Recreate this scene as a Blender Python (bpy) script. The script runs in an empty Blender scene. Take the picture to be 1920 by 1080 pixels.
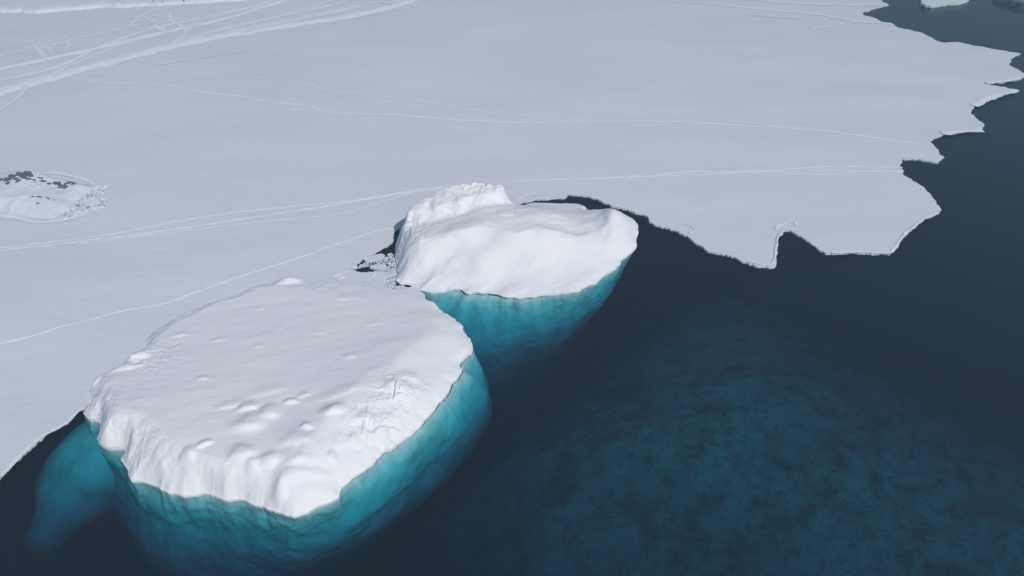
import bpy, math, random
import numpy as np
from mathutils import Vector, Matrix
from mathutils.geometry import tessellate_polygon

scene = bpy.context.scene
C = scene.collection
random.seed(7)
rng = np.random.default_rng(7)
R = math.radians

# ------------------------------------------------------------------ camera
CAM_H, PITCH, HFOV = 60.0, 35.0, 66.0
cam_d = bpy.data.cameras.new("camera")
cam = bpy.data.objects.new("camera", cam_d)
C.objects.link(cam)
cam.location = (0, 0, CAM_H)
cam.rotation_euler = (R(90 - PITCH), 0, 0)
cam_d.angle = R(HFOV)
cam_d.clip_start = 0.5
cam_d.clip_end = 20000
scene.camera = cam
F = 960 / math.tan(R(HFOV / 2))

# ------------------------------------------------------------------ light
SUN_EL, SUN_AZ = 45.0, 143.0          # azimuth clockwise from +Y
world = bpy.data.worlds.new("World")
scene.world = world
world.use_nodes = True
wn = world.node_tree
bg = wn.nodes["Background"]
sky = wn.nodes.new("ShaderNodeTexSky")
sky.sky_type = 'NISHITA'
sky.sun_disc = False
sky.sun_elevation = R(SUN_EL)
sky.sun_rotation = R(SUN_AZ)
sky.air_density = 1.0
sky.dust_density = 0.1
sky.ozone_density = 1.2
wn.links.new(sky.outputs[0], bg.inputs[0])
bg.inputs[1].default_value = 0.09
sl = bpy.data.lights.new("sun", 'SUN')
sl.energy = 3.0
sl.angle = R(0.53)
sl.color = (1.0, 0.96, 0.90)
sun = bpy.data.objects.new("sun", sl)
C.objects.link(sun)
sd = Vector((math.sin(R(SUN_AZ)) * math.cos(R(SUN_EL)), math.cos(R(SUN_AZ)) * math.cos(R(SUN_EL)), math.sin(R(SUN_EL))))
sun.rotation_euler = sd.to_track_quat('Z', 'Y').to_euler()
sun.location = sd * 200
vs = scene.view_settings
vs.view_transform = 'Standard'
vs.look = 'None'
vs.exposure = 0.05
vs.gamma = 1
scene.cycles.max_bounces = 8
scene.cycles.diffuse_bounces = 3
scene.cycles.glossy_bounces = 3
scene.cycles.transparent_max_bounces = 24
scene.cycles.volume_bounces = 0

# ------------------------------------------------------------------ helpers
_cp, _sp = math.cos(R(PITCH)), math.sin(R(PITCH))
FLZ = 0.26                             # top of the sea ice above the water


def P(px, py, z=0.0):
    """where the photograph's sight line meets the level z"""
    dx, dy = (px - 960) / F, (540 - py) / F
    d = (dx, _cp + dy * _sp, -_sp + dy * _cp)
    t = (z - CAM_H) / d[2]
    return np.array([d[0] * t, d[1] * t])


def _hash(ix, iy, iz, seed):
    h = (ix * 374761393 + iy * 668265263 + iz * 2147483647 + seed * 1274126177) & 0xFFFFFFFF
    h = ((h ^ (h >> 13)) * 1274126177) & 0xFFFFFFFF
    h = ((h ^ (h >> 16)) * 2246822519) & 0xFFFFFFFF
    h = h ^ (h >> 15)
    return (h & 0xFFFFFF) / float(0xFFFFFF)


def vnoise(x, y, z=0.0, seed=0):
    x = np.asarray(x, float); y = np.asarray(y, float)
    z = np.zeros_like(x) + z
    ix, iy, iz = np.floor(x).astype(np.int64), np.floor(y).astype(np.int64), np.floor(z).astype(np.int64)
    fx, fy, fz = x - ix, y - iy, z - iz
    fx, fy, fz = [f * f * f * (f * (f * 6 - 15) + 10) for f in (fx, fy, fz)]
    r = 0
    for a in (0, 1):
        for b in (0, 1):
            for c in (0, 1):
                w = (fx if a else 1 - fx) * (fy if b else 1 - fy) * (fz if c else 1 - fz)
                r = r + w * _hash(ix + a, iy + b, iz + c, seed)
    return r * 2 - 1


def fbm(x, y, z=0.0, oct=4, seed=0, gain=0.5):
    s, a, f = 0, 1, 1
    for o in range(oct):
        s = s + a * vnoise(np.asarray(x) * f, np.asarray(y) * f, np.asarray(z) * f, seed + o * 17)
        a *= gain; f *= 2.03
    return s


def ridged(x, y, z=0.0, oct=4, seed=0):
    s, a, f = 0, 1, 1
    for o in range(oct):
        s = s + a * (1 - 2 * np.abs(vnoise(np.asarray(x) * f, np.asarray(y) * f, np.asarray(z) * f, seed + o * 13)))
        a *= 0.5; f *= 2.1
    return s


class RBF:
    def __init__(self, pts, vals, reg=0.3):
        self.p = np.array(pts, float); v = np.array(vals, float)
        self.m = v.mean()
        K = -np.linalg.norm(self.p[:, None] - self.p[None], axis=2)
        n = len(v)
        A = np.zeros((n + 1, n + 1)); A[:n, :n] = K - reg * np.eye(n); A[n, :n] = 1; A[:n, n] = 1
        s = np.linalg.solve(A, np.append(v, 0))
        self.w, self.c = s[:n], s[n]

    def __call__(self, x, y):
        out = np.zeros(x.shape) + self.c
        for (a, b), w in zip(self.p, self.w):
            out += w * -np.sqrt((x - a) ** 2 + (y - b) ** 2 + 0.6)
        return out


def link(name, verts, faces, mat=None, parent=None, smooth=True):
    me = bpy.data.meshes.new(name)
    me.from_pydata([tuple(map(float, v)) for v in verts], [], faces)
    me.update()
    if smooth:
        me.polygons.foreach_set("use_smooth", [True] * len(me.polygons))
    o = bpy.data.objects.new(name, me)
    C.objects.link(o)
    if mat: me.materials.append(mat)
    if parent: o.parent = parent
    return o


def grid_mesh(name, V, faces, mat=None, parent=None):
    """fast linking of numpy vertices (n,3) and quads (m,4)"""
    me = bpy.data.meshes.new(name)
    me.vertices.add(len(V)); me.vertices.foreach_set("co", V.astype(np.float32).ravel())
    faces = np.asarray(faces, np.int32)
    me.loops.add(faces.size); me.loops.foreach_set("vertex_index", faces.ravel())
    me.polygons.add(len(faces))
    me.polygons.foreach_set("loop_start", np.arange(0, faces.size, faces.shape[1], dtype=np.int32))
    me.polygons.foreach_set("loop_total", np.full(len(faces), faces.shape[1], np.int32))
    me.update(calc_edges=True); me.validate()
    me.polygons.foreach_set("use_smooth", [True] * len(me.polygons))
    o = bpy.data.objects.new(name, me)
    C.objects.link(o)
    if mat: me.materials.append(mat)
    if parent: o.parent = parent
    return o


def ring_quads(nr, n):
    i = np.arange(n); j = (i + 1) % n
    q = []
    for r in range(nr - 1):
        q.append(np.stack([r * n + i, r * n + j, (r + 1) * n + j, (r + 1) * n + i], 1))
    return np.concatenate(q)


def tag(o, label=None, cat=None, group=None, kind=None):
    if label: o["label"] = label
    if cat: o["category"] = cat
    if group: o["group"] = group
    if kind: o["kind"] = kind
    return o


def empty(name, loc=(0, 0, 0)):
    o = bpy.data.objects.new(name, None)
    o.empty_display_size = 0.5
    o.location = loc
    C.objects.link(o)
    return o


def resample(pts, step, closed=True):
    """even spacing along a polyline; pts (n,k)"""
    p = np.array(pts, float)
    if closed: p = np.vstack([p, p[:1]])
    seg = np.linalg.norm(np.diff(p[:, :2], axis=0), axis=1)
    s = np.concatenate([[0], np.cumsum(seg)])
    n = max(8, int(s[-1] / step))
    u = np.linspace(0, s[-1], n, endpoint=not closed)
    return np.stack([np.interp(u, s, p[:, k]) for k in range(p.shape[1])], 1)


def chaikin(p, it=1, closed=True):
    p = np.array(p, float)
    for _ in range(it):
        q = np.roll(p, -1, 0) if closed else p[1:]
        a = p if closed else p[:-1]
        r = np.empty((len(a) * 2, p.shape[1]))
        r[0::2] = a * .75 + q * .25; r[1::2] = a * .25 + q * .75
        p = r if closed else np.vstack([p[:1], r, p[-1:]])
    return p


def rough_edge(p, amp, freq, seed=0, oct=4):
    t = np.roll(p, -1, 0) - np.roll(p, 1, 0)
    t = t / (np.linalg.norm(t, axis=1)[:, None] + 1e-9)
    nrm = np.stack([t[:, 1], -t[:, 0]], 1)
    d = fbm(p[:, 0] * freq, p[:, 1] * freq, 0, oct, seed) * amp
    return p + nrm * d[:, None]


# ------------------------------------------------------------------ materials
def new_mat(name):
    m = bpy.data.materials.new(name)
    m.use_nodes = True
    return m, m.node_tree, m.node_tree.nodes, m.node_tree.links


def snow_mat(name, col, col2, rough=0.7, scale=0.12, stretch=(1, 1, 1), bump=((3.0, 0.05), (0.6, 0.25)), detail=5, sheen=0.0, dirs=0.0):
    m, nt, N, L = new_mat(name)
    b = N["Principled BSDF"]
    geo = N.new("ShaderNodeNewGeometry")
    mp = N.new("ShaderNodeMapping")
    mp.inputs["Rotation"].default_value = (0, 0, dirs)
    mp.inputs["Scale"].default_value = stretch
    L.new(geo.outputs["Position"], mp.inputs[0])
    n1 = N.new("ShaderNodeTexNoise"); n1.inputs["Scale"].default_value = scale; n1.inputs["Detail"].default_value = detail
    L.new(mp.outputs[0], n1.inputs["Vector"])
    cr = N.new("ShaderNodeValToRGB")
    cr.color_ramp.elements[0].position = 0.3; cr.color_ramp.elements[1].position = 0.7
    cr.color_ramp.elements[0].color = (*col2, 1); cr.color_ramp.elements[1].color = (*col, 1)
    L.new(n1.outputs[0], cr.inputs[0]); L.new(cr.outputs[0], b.inputs["Base Color"])
    b.inputs["Roughness"].default_value = rough
    b.inputs["Specular IOR Level"].default_value = 0.15
    prev = None
    for sc_, dist in bump:
        nn = N.new("ShaderNodeTexNoise"); nn.inputs["Scale"].default_value = sc_; nn.inputs["Detail"].default_value = 6
        nn.inputs["Roughness"].default_value = 0.6
        L.new(mp.outputs[0], nn.inputs["Vector"])
        bp = N.new("ShaderNodeBump"); bp.inputs["Strength"].default_value = 1.0; bp.inputs["Distance"].default_value = dist
        L.new(nn.outputs[0], bp.inputs["Height"])
        if prev: L.new(prev.outputs[0], bp.inputs["Normal"])
        prev = bp
    if prev: L.new(prev.outputs[0], b.inputs["Normal"])
    return m


FLOE_COL = ((0.715, 0.735, 0.765), (0.655, 0.68, 0.72))
M_floe = snow_mat("floe_snow", *FLOE_COL, scale=0.09, stretch=(0.35, 1, 1), dirs=R(-12),
                  bump=((0.5, 0.10), (2.5, 0.03)))
M_berg = snow_mat("berg_snow", (0.82, 0.82, 0.825), (0.785, 0.795, 0.805), scale=0.15, stretch=(0.5, 1, 1), dirs=R(25),
                  bump=((0.8, 0.04), (4.0, 0.02)))
M_berg2 = snow_mat("hummock_snow", (0.81, 0.81, 0.81), (0.785, 0.79, 0.795), scale=0.15, stretch=(0.5, 1, 1), dirs=R(15),
                   bump=((0.7, 0.06), (4.0, 0.025)))
M_shore = snow_mat("shore_snow", (0.70, 0.745, 0.755), (0.66, 0.71, 0.72), scale=0.05, bump=((0.4, 0.15),))
M_islet = snow_mat("islet_snow", (0.70, 0.735, 0.76), (0.65, 0.69, 0.725), scale=0.3, bump=((0.6, 0.15), (3.0, 0.04)))
M_block = snow_mat("block_ice", (0.78, 0.81, 0.84), (0.62, 0.68, 0.72), scale=1.2, bump=((3, 0.05),))
M_brash = snow_mat("brash", (0.66, 0.70, 0.72), (0.42, 0.47, 0.50), scale=2.0, bump=((4, 0.04),))
M_grey = snow_mat("grey_ice", (0.46, 0.51, 0.54), (0.16, 0.20, 0.23), scale=1.4, bump=((4, 0.04),))


def ice_mat():
    m, nt, N, L = new_mat("submerged_ice")
    b = N["Principled BSDF"]
    geo = N.new("ShaderNodeNewGeometry")
    mp = N.new("ShaderNodeMapping"); mp.inputs["Scale"].default_value = (1, 1, 0.7)
    L.new(geo.outputs["Position"], mp.inputs[0])
    n1 = N.new("ShaderNodeTexNoise"); n1.inputs["Scale"].default_value = 0.45; n1.inputs["Detail"].default_value = 7
    n1.inputs["Roughness"].default_value = 0.62
    L.new(mp.outputs[0], n1.inputs["Vector"])
    cr = N.new("ShaderNodeValToRGB")
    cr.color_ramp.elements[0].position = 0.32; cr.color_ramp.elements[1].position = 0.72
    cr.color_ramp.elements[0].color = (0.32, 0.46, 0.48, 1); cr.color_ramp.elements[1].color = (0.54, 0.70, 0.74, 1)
    L.new(n1.outputs[0], cr.inputs[0]); L.new(cr.outputs[0], b.inputs["Base Color"])
    b.inputs["Roughness"].default_value = 0.7
    b.inputs["Specular IOR Level"].default_value = 0.0
    v = N.new("ShaderNodeTexVoronoi"); v.inputs["Scale"].default_value = 0.9
    mp2 = N.new("ShaderNodeMapping"); mp2.inputs["Scale"].default_value = (1, 1, 0.9)
    L.new(geo.outputs["Position"], mp2.inputs[0]); L.new(mp2.outputs[0], v.inputs["Vector"])
    bp = N.new("ShaderNodeBump"); bp.inputs["Distance"].default_value = 0.14; bp.inputs["Strength"].default_value = 0.5
    L.new(v.outputs["Distance"], bp.inputs["Height"]); bp.invert = True
    bp2 = N.new("ShaderNodeBump"); bp2.inputs["Distance"].default_value = 0.22; bp2.inputs["Strength"].default_value = 0.5
    L.new(n1.outputs[0], bp2.inputs["Height"]); L.new(bp.outputs[0], bp2.inputs["Normal"])
    L.new(bp2.outputs[0], b.inputs["Normal"])
    return m


M_ice = ice_mat()


def rock_mat():
    m, nt, N, L = new_mat("rock")
    b = N["Principled BSDF"]
    tc = N.new("ShaderNodeTexCoord")
    n1 = N.new("ShaderNodeTexNoise"); n1.inputs["Scale"].default_value = 2.5; n1.inputs["Detail"].default_value = 6
    L.new(tc.outputs["Object"], n1.inputs["Vector"])
    cr = N.new("ShaderNodeValToRGB")
    cr.color_ramp.elements[0].position = 0.35; cr.color_ramp.elements[1].position = 0.7
    cr.color_ramp.elements[0].color = (0.08, 0.09, 0.095, 1); cr.color_ramp.elements[1].color = (0.20, 0.215, 0.21, 1)
    L.new(n1.outputs[0], cr.inputs[0]); L.new(cr.outputs[0], b.inputs["Base Color"])
    b.inputs["Roughness"].default_value = 0.9
    bp = N.new("ShaderNodeBump"); bp.inputs["Distance"].default_value = 0.2
    L.new(n1.outputs[0], bp.inputs["Height"]); L.new(bp.outputs[0], b.inputs["Normal"])
    return m


M_rock = rock_mat()


def water_mat():
    m, nt, N, L = new_mat("sea_water")
    for n in list(N): N.remove(n)
    out = N.new("ShaderNodeOutputMaterial")
    tr = N.new("ShaderNodeBsdfTransparent")
    gl = N.new("ShaderNodeBsdfGlossy"); gl.inputs["Roughness"].default_value = 0.12
    fr = N.new("ShaderNodeFresnel"); fr.inputs["IOR"].default_value = 1.333
    # sight lines are not bent by this surface, so both of its sides reflect alike
    ior = N.new("ShaderNodeMapRange"); ior.inputs[3].default_value = 1.333; ior.inputs[4].default_value = 1 / 1.333
    mx = N.new("ShaderNodeMixShader")
    geo = N.new("ShaderNodeNewGeometry")
    mp = N.new("ShaderNodeMapping"); mp.inputs["Scale"].default_value = (1, 1.6, 1)
    mp.inputs["Rotation"].default_value = (0, 0, R(20))
    L.new(geo.outputs["Position"], mp.inputs[0])
    nn = N.new("ShaderNodeTexNoise"); nn.inputs["Scale"].default_value = 1.3; nn.inputs["Detail"].default_value = 5
    L.new(mp.outputs[0], nn.inputs["Vector"])
    bp = N.new("ShaderNodeBump"); bp.inputs["Distance"].default_value = 0.035
    L.new(nn.outputs[0], bp.inputs["Height"])
    L.new(bp.outputs[0], gl.inputs["Normal"]); L.new(bp.outputs[0], fr.inputs["Normal"])
    L.new(geo.outputs["Backfacing"], ior.inputs[0]); L.new(ior.outputs[0], fr.inputs["IOR"])
    L.new(fr.outputs[0], mx.inputs[0]); L.new(tr.outputs[0], mx.inputs[1]); L.new(gl.outputs[0], mx.inputs[2])
    L.new(mx.outputs[0], out.inputs["Surface"])
    ab = N.new("ShaderNodeVolumeAbsorption"); ab.inputs["Color"].default_value = (0.0, 0.77, 0.832, 1)
    ab.inputs["Density"].default_value = 0.39
    scv = N.new("ShaderNodeVolumeScatter"); scv.inputs["Color"].default_value = (0.45, 0.65, 0.75, 1)
    scv.inputs["Density"].default_value = 0.0028
    ad = N.new("ShaderNodeAddShader")
    L.new(ab.outputs[0], ad.inputs[0]); L.new(scv.outputs[0], ad.inputs[1])
    L.new(ad.outputs[0], out.inputs["Volume"])
    return m


M_water = water_mat()


def seabed_mat():
    m, nt, N, L = new_mat("seabed_gravel")
    b = N["Principled BSDF"]
    geo = N.new("ShaderNodeNewGeometry")
    a = N.new("ShaderNodeTexNoise"); a.inputs["Scale"].default_value = 0.22; a.inputs["Detail"].default_value = 10
    a.inputs["Roughness"].default_value = 0.66
    c = N.new("ShaderNodeTexNoise"); c.inputs["Scale"].default_value = 1.1; c.inputs["Detail"].default_value = 8
    c.inputs["Roughness"].default_value = 0.75
    for t in (a, c): L.new(geo.outputs["Position"], t.inputs["Vector"])
    r1 = N.new("ShaderNodeValToRGB")
    r1.color_ramp.elements[0].position = 0.36; r1.color_ramp.elements[1].position = 0.54
    r1.color_ramp.elements[0].color = (0.17, 0.15, 0.12, 1); r1.color_ramp.elements[1].color = (0.46, 0.42, 0.36, 1)
    r2 = N.new("ShaderNodeValToRGB")
    r2.color_ramp.elements[0].position = 0.36; r2.color_ramp.elements[1].position = 0.5
    r2.color_ramp.elements[0].color = (0.25, 0.25, 0.22, 1); r2.color_ramp.elements[1].color = (1, 1, 1, 1)
    L.new(a.outputs[0], r1.inputs[0]); L.new(c.outputs[0], r2.inputs[0])
    mx = N.new("ShaderNodeMixRGB"); mx.blend_type = 'MULTIPLY'; mx.inputs[0].default_value = 1.0
    L.new(r1.outputs[0], mx.inputs[1]); L.new(r2.outputs[0], mx.inputs[2])
    L.new(mx.outputs[0], b.inputs["Base Color"])
    b.inputs["Roughness"].default_value = 0.9
    b.inputs["Specular IOR Level"].default_value = 0.0
    return m


# ------------------------------------------------------------------ water, seabed
def box(name, x0, x1, y0, y1, z0, z1, mat):
    v = [(x, y, z) for z in (z0, z1) for x, y in ((x0, y0), (x1, y0), (x1, y1), (x0, y1))]
    f = [(3, 2, 1, 0), (4, 5, 6, 7), (0, 1, 5, 4), (1, 2, 6, 5), (2, 3, 7, 6), (3, 0, 4, 7)]
    return link(name, v, f, mat, smooth=False)


water = tag(box("sea_water", -1500, 1500, -600, 3000, -34, 0, M_water), kind="structure")

SB = [(1350, 575, -14), (1340, 640, -12.5), (1200, 690, -13), (1480, 700, -13), (1400, 790, -10), (1100, 820, -12), (1700, 850, -12), (1880, 940, -11.5),
      (1400, 950, -11), (1000, 930, -13), (1750, 1010, -11), (1300, 1080, -13), (850, 980, -17), (1550, 1150, -13), (1950, 1120, -11),
      (1000, 760, -24), (1150, 600, -28), (1250, 520, -30), (1500, 560, -28), (1700, 680, -26), (1900, 760, -26), (700, 1000, -28),
      (800, 1100, -22), (400, 1000, -31), (0, 900, -31), (1900, 500, -31), (1500, 400, -31), (1900, 200, -31), (500, 700, -31), (1000, 400, -31),
      (1000, 1100, -14), (600, 1250, -31), (1000, 1300, -22), (1500, 1300, -16), (2000, 1300, -14), (2200, 900, -22), (2200, 700, -31)]
sb_pts = [P(a, b, c) for a, b, c in SB]
sb = RBF(sb_pts, [c for _, _, c in SB], reg=0.1)


def axis(lo, a, b, hi, n, m=8):
    return np.concatenate([np.linspace(lo, a, m)[:-1], np.linspace(a, b, n), np.linspace(b, hi, m)[1:]])


gx, gy = axis(-1450, -90, 110, 1450, 420), axis(-550, 10, 190, 2900, 380)
X, Y = np.meshgrid(gx, gy)
inside = np.exp(-np.maximum(0, np.maximum(np.abs(X - 20) - 90, np.abs(Y - 90) - 80)) / 15)
Z = sb(X, Y)
Z = np.clip(Z + 1.6 * np.clip((Z + 24) / 8, 0, 1), -31, -7)
Z = Z * inside + -31 * (1 - inside)
Z = Z + 0.5 * fbm(X * .12, Y * .12, 0, 5, 3) + 0.35 * ridged(X * .35, Y * .35, 0, 3, 9) * (Z > -24)
Z = np.clip(Z, -33, -6)
ny, nx = X.shape
I = np.arange(nx * ny).reshape(ny, nx)
q = np.stack([I[:-1, :-1], I[:-1, 1:], I[1:, 1:], I[1:, :-1]], -1).reshape(-1, 4)
tag(grid_mesh("seabed", np.stack([X, Y, Z], -1).reshape(-1, 3), q, seabed_mat()), kind="structure")


# ------------------------------------------------------------------ flat ice sheets
def slab(name, outline, ztop, zbot, mat, parent=None, bevel=0.0, holes=()):
    """closed sheet: outline (n,2) world points"""
    o = np.asarray(outline)
    n = len(o)
    tris = tessellate_polygon([[Vector((a, b, 0)) for a, b in o]])
    V = [(a, b, ztop) for a, b in o] + [(a, b, zbot) for a, b in o]
    Fc = []
    area = 0.5 * np.sum(o[:, 0] * np.roll(o[:, 1], -1) - np.roll(o[:, 0], -1) * o[:, 1])
    for t in tris:
        a, b, c = t
        s = (o[b][0] - o[a][0]) * (o[c][1] - o[a][1]) - (o[b][1] - o[a][1]) * (o[c][0] - o[a][0])
        if s < 0: a, c = c, a
        Fc.append((a, b, c)); Fc.append((c + n, b + n, a + n))
    for i in range(n):
        j = (i + 1) % n
        Fc.append((i, i + n, j + n, j) if area > 0 else (i, j, j + n, i + n))
    return link(name, V, Fc, mat, parent, smooth=False)


RIGHT = [(1667, 9), (1644, 14), (1620, 22), (1618, 28), (1639, 33), (1652, 41), (1671, 43), (1682, 51), (1707, 56), (1726, 61), (1745, 70),
         (1764, 79.5), (1799, 79), (1829, 85.5), (1861, 92), (1913, 100), (1892, 110), (1896, 123), (1915, 133), (1926, 142), (1913, 148),
         (1877, 155), (1848, 157), (1910, 169), (1867, 180), (1829, 196), (1825, 200), (1822, 204), (1822, 212), (1834, 222), (1836, 228),
         (1846, 234), (1841, 239), (1843, 246), (1799, 247), (1766, 252), (1744, 264.5), (1753, 277), (1760, 287), (1774, 295), (1757, 303),
         (1687, 296), (1692, 315), (1697, 328), (1715, 341), (1733, 353), (1753, 377), (1767, 393), (1760, 400), (1723, 417), (1706, 434),
         (1693, 447), (1677, 473), (1670, 477), (1610, 473), (1550, 473), (1537, 467), (1510, 450), (1493, 440), (1477, 430), (1469, 430),
         (1463, 438), (1457, 457), (1455, 478), (1453, 497), (1443, 500), (1420, 497), (1377, 483), (1330, 470), (1293, 447), (1253, 428),
         (1218, 415), (1217, 406), (1193, 398), (1167, 389), (1146, 384), (1118, 372), (1099, 367), (1062, 363), (1060, 371), (1016, 373),
         (981, 379), (960, 388)]
HID1 = [(900, 400), (800, 420), (757, 424)]
GAP = [(742, 432), (737, 453), (720, 463), (683, 483), (668, 495), (653, 508), (690, 509), (705, 509), (724, 511), (721, 521), (717, 538), (735, 541), (777, 541), (790, 545)]
HID2 = [(797, 552), (800, 556), (760, 590), (600, 700), (400, 790), (240, 790), (185, 762)]
LEFT = [(164, 760), (148, 773), (120, 798), (98, 806), (77, 820), (36, 857), (0, 893), (-60, 950), (-160, 1040)]
pts = [P(a, b, FLZ) for a, b in [(1652, 0)] + RIGHT + HID1 + GAP + HID2 + LEFT]
pts += [np.array(p) for p in ((-60, 40), (-200, 0), (-700, 60), (-900, 1200), (-200, 1300), (100, 700), (118, 420), (122, 300))]
pts = resample(pts, 0.16 if True else 1)
# far, never-seen stretches need no fine edge
keep = (np.abs(pts[:, 0]) < 135) & (pts[:, 1] < 262) & (pts[:, 1] > 35)
keep = keep | (np.arange(len(pts)) % 60 == 0)
pts = pts[keep]
near = (pts[:, 1] < 262) & (pts[:, 0] > -75)
rp = rough_edge(rough_edge(pts, 0.30, 0.55, 5, 5), 0.12, 2.2, 6, 3)
pts = np.where(near[:, None], rp, pts)
floe = tag(slab("sea_ice", pts, FLZ, -0.03, M_floe), kind="structure")

# ------------------------------------------------------------------ icebergs


def polar_interp(ctrl, c, ang, z):
    w = np.array([P(a, b, z) for a, b in ctrl]) - c
    th = np.arctan2(w[:, 1], w[:, 0]); r = np.linalg.norm(w, axis=1)
    k = np.argsort(th); th, r = th[k], r[k]
    th = np.concatenate([th - 2 * np.pi, th, th + 2 * np.pi]); r = np.tile(r, 3)
    v = np.interp(ang, th, r)
    # soften the kinks
    return v


def smooth_periodic(v, k):
    ker = np.hanning(2 * k + 1); ker /= ker.sum()
    vv = np.concatenate([v[-k:], v, v[:k]])
    return np.convolve(vv, ker, 'valid')


def berg(outline, center, H, mid, deep, bumps, mat, seed, relief, notch=0.35, M=230, maxz=20.0, s0=0.13, extra=None, zmid=-5, zdeep=-13):
    """outline rows: px, py, z at which traced, width of the edge slope, roundness"""
    W = np.array([[*P(a, b, z), w, p] for a, b, z, w, p in outline])
    W = chaikin(W, 1)
    E = resample(W, 0.13)
    c = P(*center)
    xy = rough_edge(E[:, :2], 0.30, 0.5, seed, 5)
    n = len(xy)
    wv, pv = smooth_periodic(E[:, 2], 12), smooth_periodic(E[:, 3], 12)
    hf = RBF([P(a, b, h) for a, b, h in H], [h for _, _, h in H])
    s = (np.linspace(0, 1, M, endpoint=False)) ** 1.7
    VX = xy[None, :, 0] + (c[0] - xy[None, :, 0]) * s[:, None]
    VY = xy[None, :, 1] + (c[1] - xy[None, :, 1]) * s[:, None]
    sub = slice(None, None, 2)
    ex, ey, ew, ep = xy[sub, 0], xy[sub, 1], wv[sub], pv[sub]
    fx, fy = VX.ravel(), VY.ravel()
    D = np.empty(fx.size); WW = np.empty(fx.size); PP = np.empty(fx.size)
    for a in range(0, fx.size, 20000):
        d2 = (fx[a:a + 20000, None] - ex) ** 2 + (fy[a:a + 20000, None] - ey) ** 2
        wt = 1 / (d2 + 0.05) ** 2
        ws = wt.sum(1)
        k = d2.min(1)
        D[a:a + 20000] = np.sqrt(k)
        WW[a:a + 20000] = (wt @ ew) / ws; PP[a:a + 20000] = (wt @ ep) / ws
    D = np.where(np.arange(fx.size) < n, 0, D)
    # away from the broken edge the slope follows the berg's broad outline, not every nick in it
    sxy = np.stack([smooth_periodic(xy[:, 0], 30), smooth_periodic(xy[:, 1], 30)], 1)[::3]
    D2 = np.empty(fx.size)
    for a in range(0, fx.size, 20000):
        d2 = (fx[a:a + 20000, None] - sxy[:, 0]) ** 2 + (fy[a:a + 20000, None] - sxy[:, 1]) ** 2
        k4 = (1 / (d2 + 0.02) ** 4)
        D2[a:a + 20000] = (k4.sum(1) / 6.0) ** (-1 / 8)
    bl = np.clip(D / 1.6, 0, 1); bl = bl * bl * (3 - 2 * bl)
    D = D * (1 - bl) + np.maximum(D2, 0.3 * D) * bl
    # wobble the slope's foot and brow so it does not run parallel to the edge
    WW = WW * (1 + 0.26 * fbm(fx * .14, fy * .14, 0, 2, seed + 40))
    u = np.clip(D / WW, 0, 1)
    S = s0 + (1 - s0) * (1 - (1 - u) ** PP)
    Hh = np.maximum(hf(fx, fy), 0.45)
    Zt = Hh * S
    Zt = Zt + relief(fx, fy, u, D, Hh)
    for px, py, hh, sx, sy, rot, amp in bumps:
        b = P(px, py, hh)
        dx, dy = fx - b[0], fy - b[1]
        cr, sr = math.cos(R(rot)), math.sin(R(rot))
        a1, a2 = (dx * cr + dy * sr) / sx, (-dx * sr + dy * cr) / sy
        near_ = (np.abs(dx) < 9) & (np.abs(dy) < 9)
        nid = np.nonzero(near_)[0]
        a1, a2 = a1[nid], a2[nid]
        wx_, wy_ = fx[nid], fy[nid]
        a1 = a1 + 0.28 * fbm(wx_ * .55, wy_ * .55, px * .1, 2, seed + 7)
        a2 = a2 + 0.28 * fbm(wx_ * .55, wy_ * .55, py * .1, 2, seed + 8)
        a2 = np.where(a2 > 0, a2 / 1.9, a2 * 1.15)          # drifted tail on the far side
        rr = a1 * a1 + a2 * a2
        Zt[nid] = Zt[nid] + 1.1 * amp * np.exp(-rr ** 1.4)
    if extra is not None:
        Zt = extra(fx, fy, Zt, D)
    rim = np.maximum(Zt, 0.16)
    V = np.stack([fx, fy, rim], 1)
    # undercut under the brim, then the waterline
    dirv = xy - c; rad = np.linalg.norm(dirv, axis=1); dirv /= rad[:, None]
    ang = np.arctan2(dirv[:, 1], dirv[:, 0])
    nt = notch * (0.6 + 0.6 * fbm(xy[:, 0] * .3, xy[:, 1] * .3, 0, 3, seed + 3))
    nt = np.clip((nt - 0.4 * notch) * 1.5, -0.02, 2)
    low = [np.column_stack([xy - dirv * (nt * k)[:, None], np.full(n, z)]) for k, z in ((1.0, 0.05), (0.8, -0.12))][::-1]
    V = np.vstack(low + [V, [[c[0], c[1], float(hf(np.array([c[0]]), np.array([c[1]]))[0])]]])
    nr = M + 2
    Q = ring_quads(nr, n)
    last = (nr - 1) * n
    i = np.arange(n)
    root = empty("iceberg", (c[0], c[1], 0))
    V[:, 0] -= c[0]; V[:, 1] -= c[1]
    # close the middle with degenerate-free triangles in a second small fan
    top = grid_mesh("snow_cap", V[:-1], Q, mat, root)
    me = top.data
    nv = len(me.vertices)
    import bmesh
    bm = bmesh.new(); bm.from_mesh(me); bm.verts.ensure_lookup_table()
    zc = np.mean(V[last:last + n, 2])
    ringv = [bm.verts[last + a] for a in range(n)]
    cv = bm.verts.new((0, 0, float(zc)))
    for a in range(n):
        try:
            f = bm.faces.new((ringv[a], ringv[(a + 1) % n], cv)); f.smooth = True
        except ValueError: pass
    bm.to_mesh(me); bm.free()
    # submerged hull
    rw = rad - nt * 0.8
    rm = smooth_periodic(polar_interp(mid, c, ang, zmid), 16)
    rd = smooth_periodic(polar_interp(deep, c, ang, zdeep), 24)
    zs = np.concatenate([[-0.12], np.linspace(-0.5, zdeep, 60), np.linspace(zdeep - 0.6, zdeep - 9, 12)])
    rows = []
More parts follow.
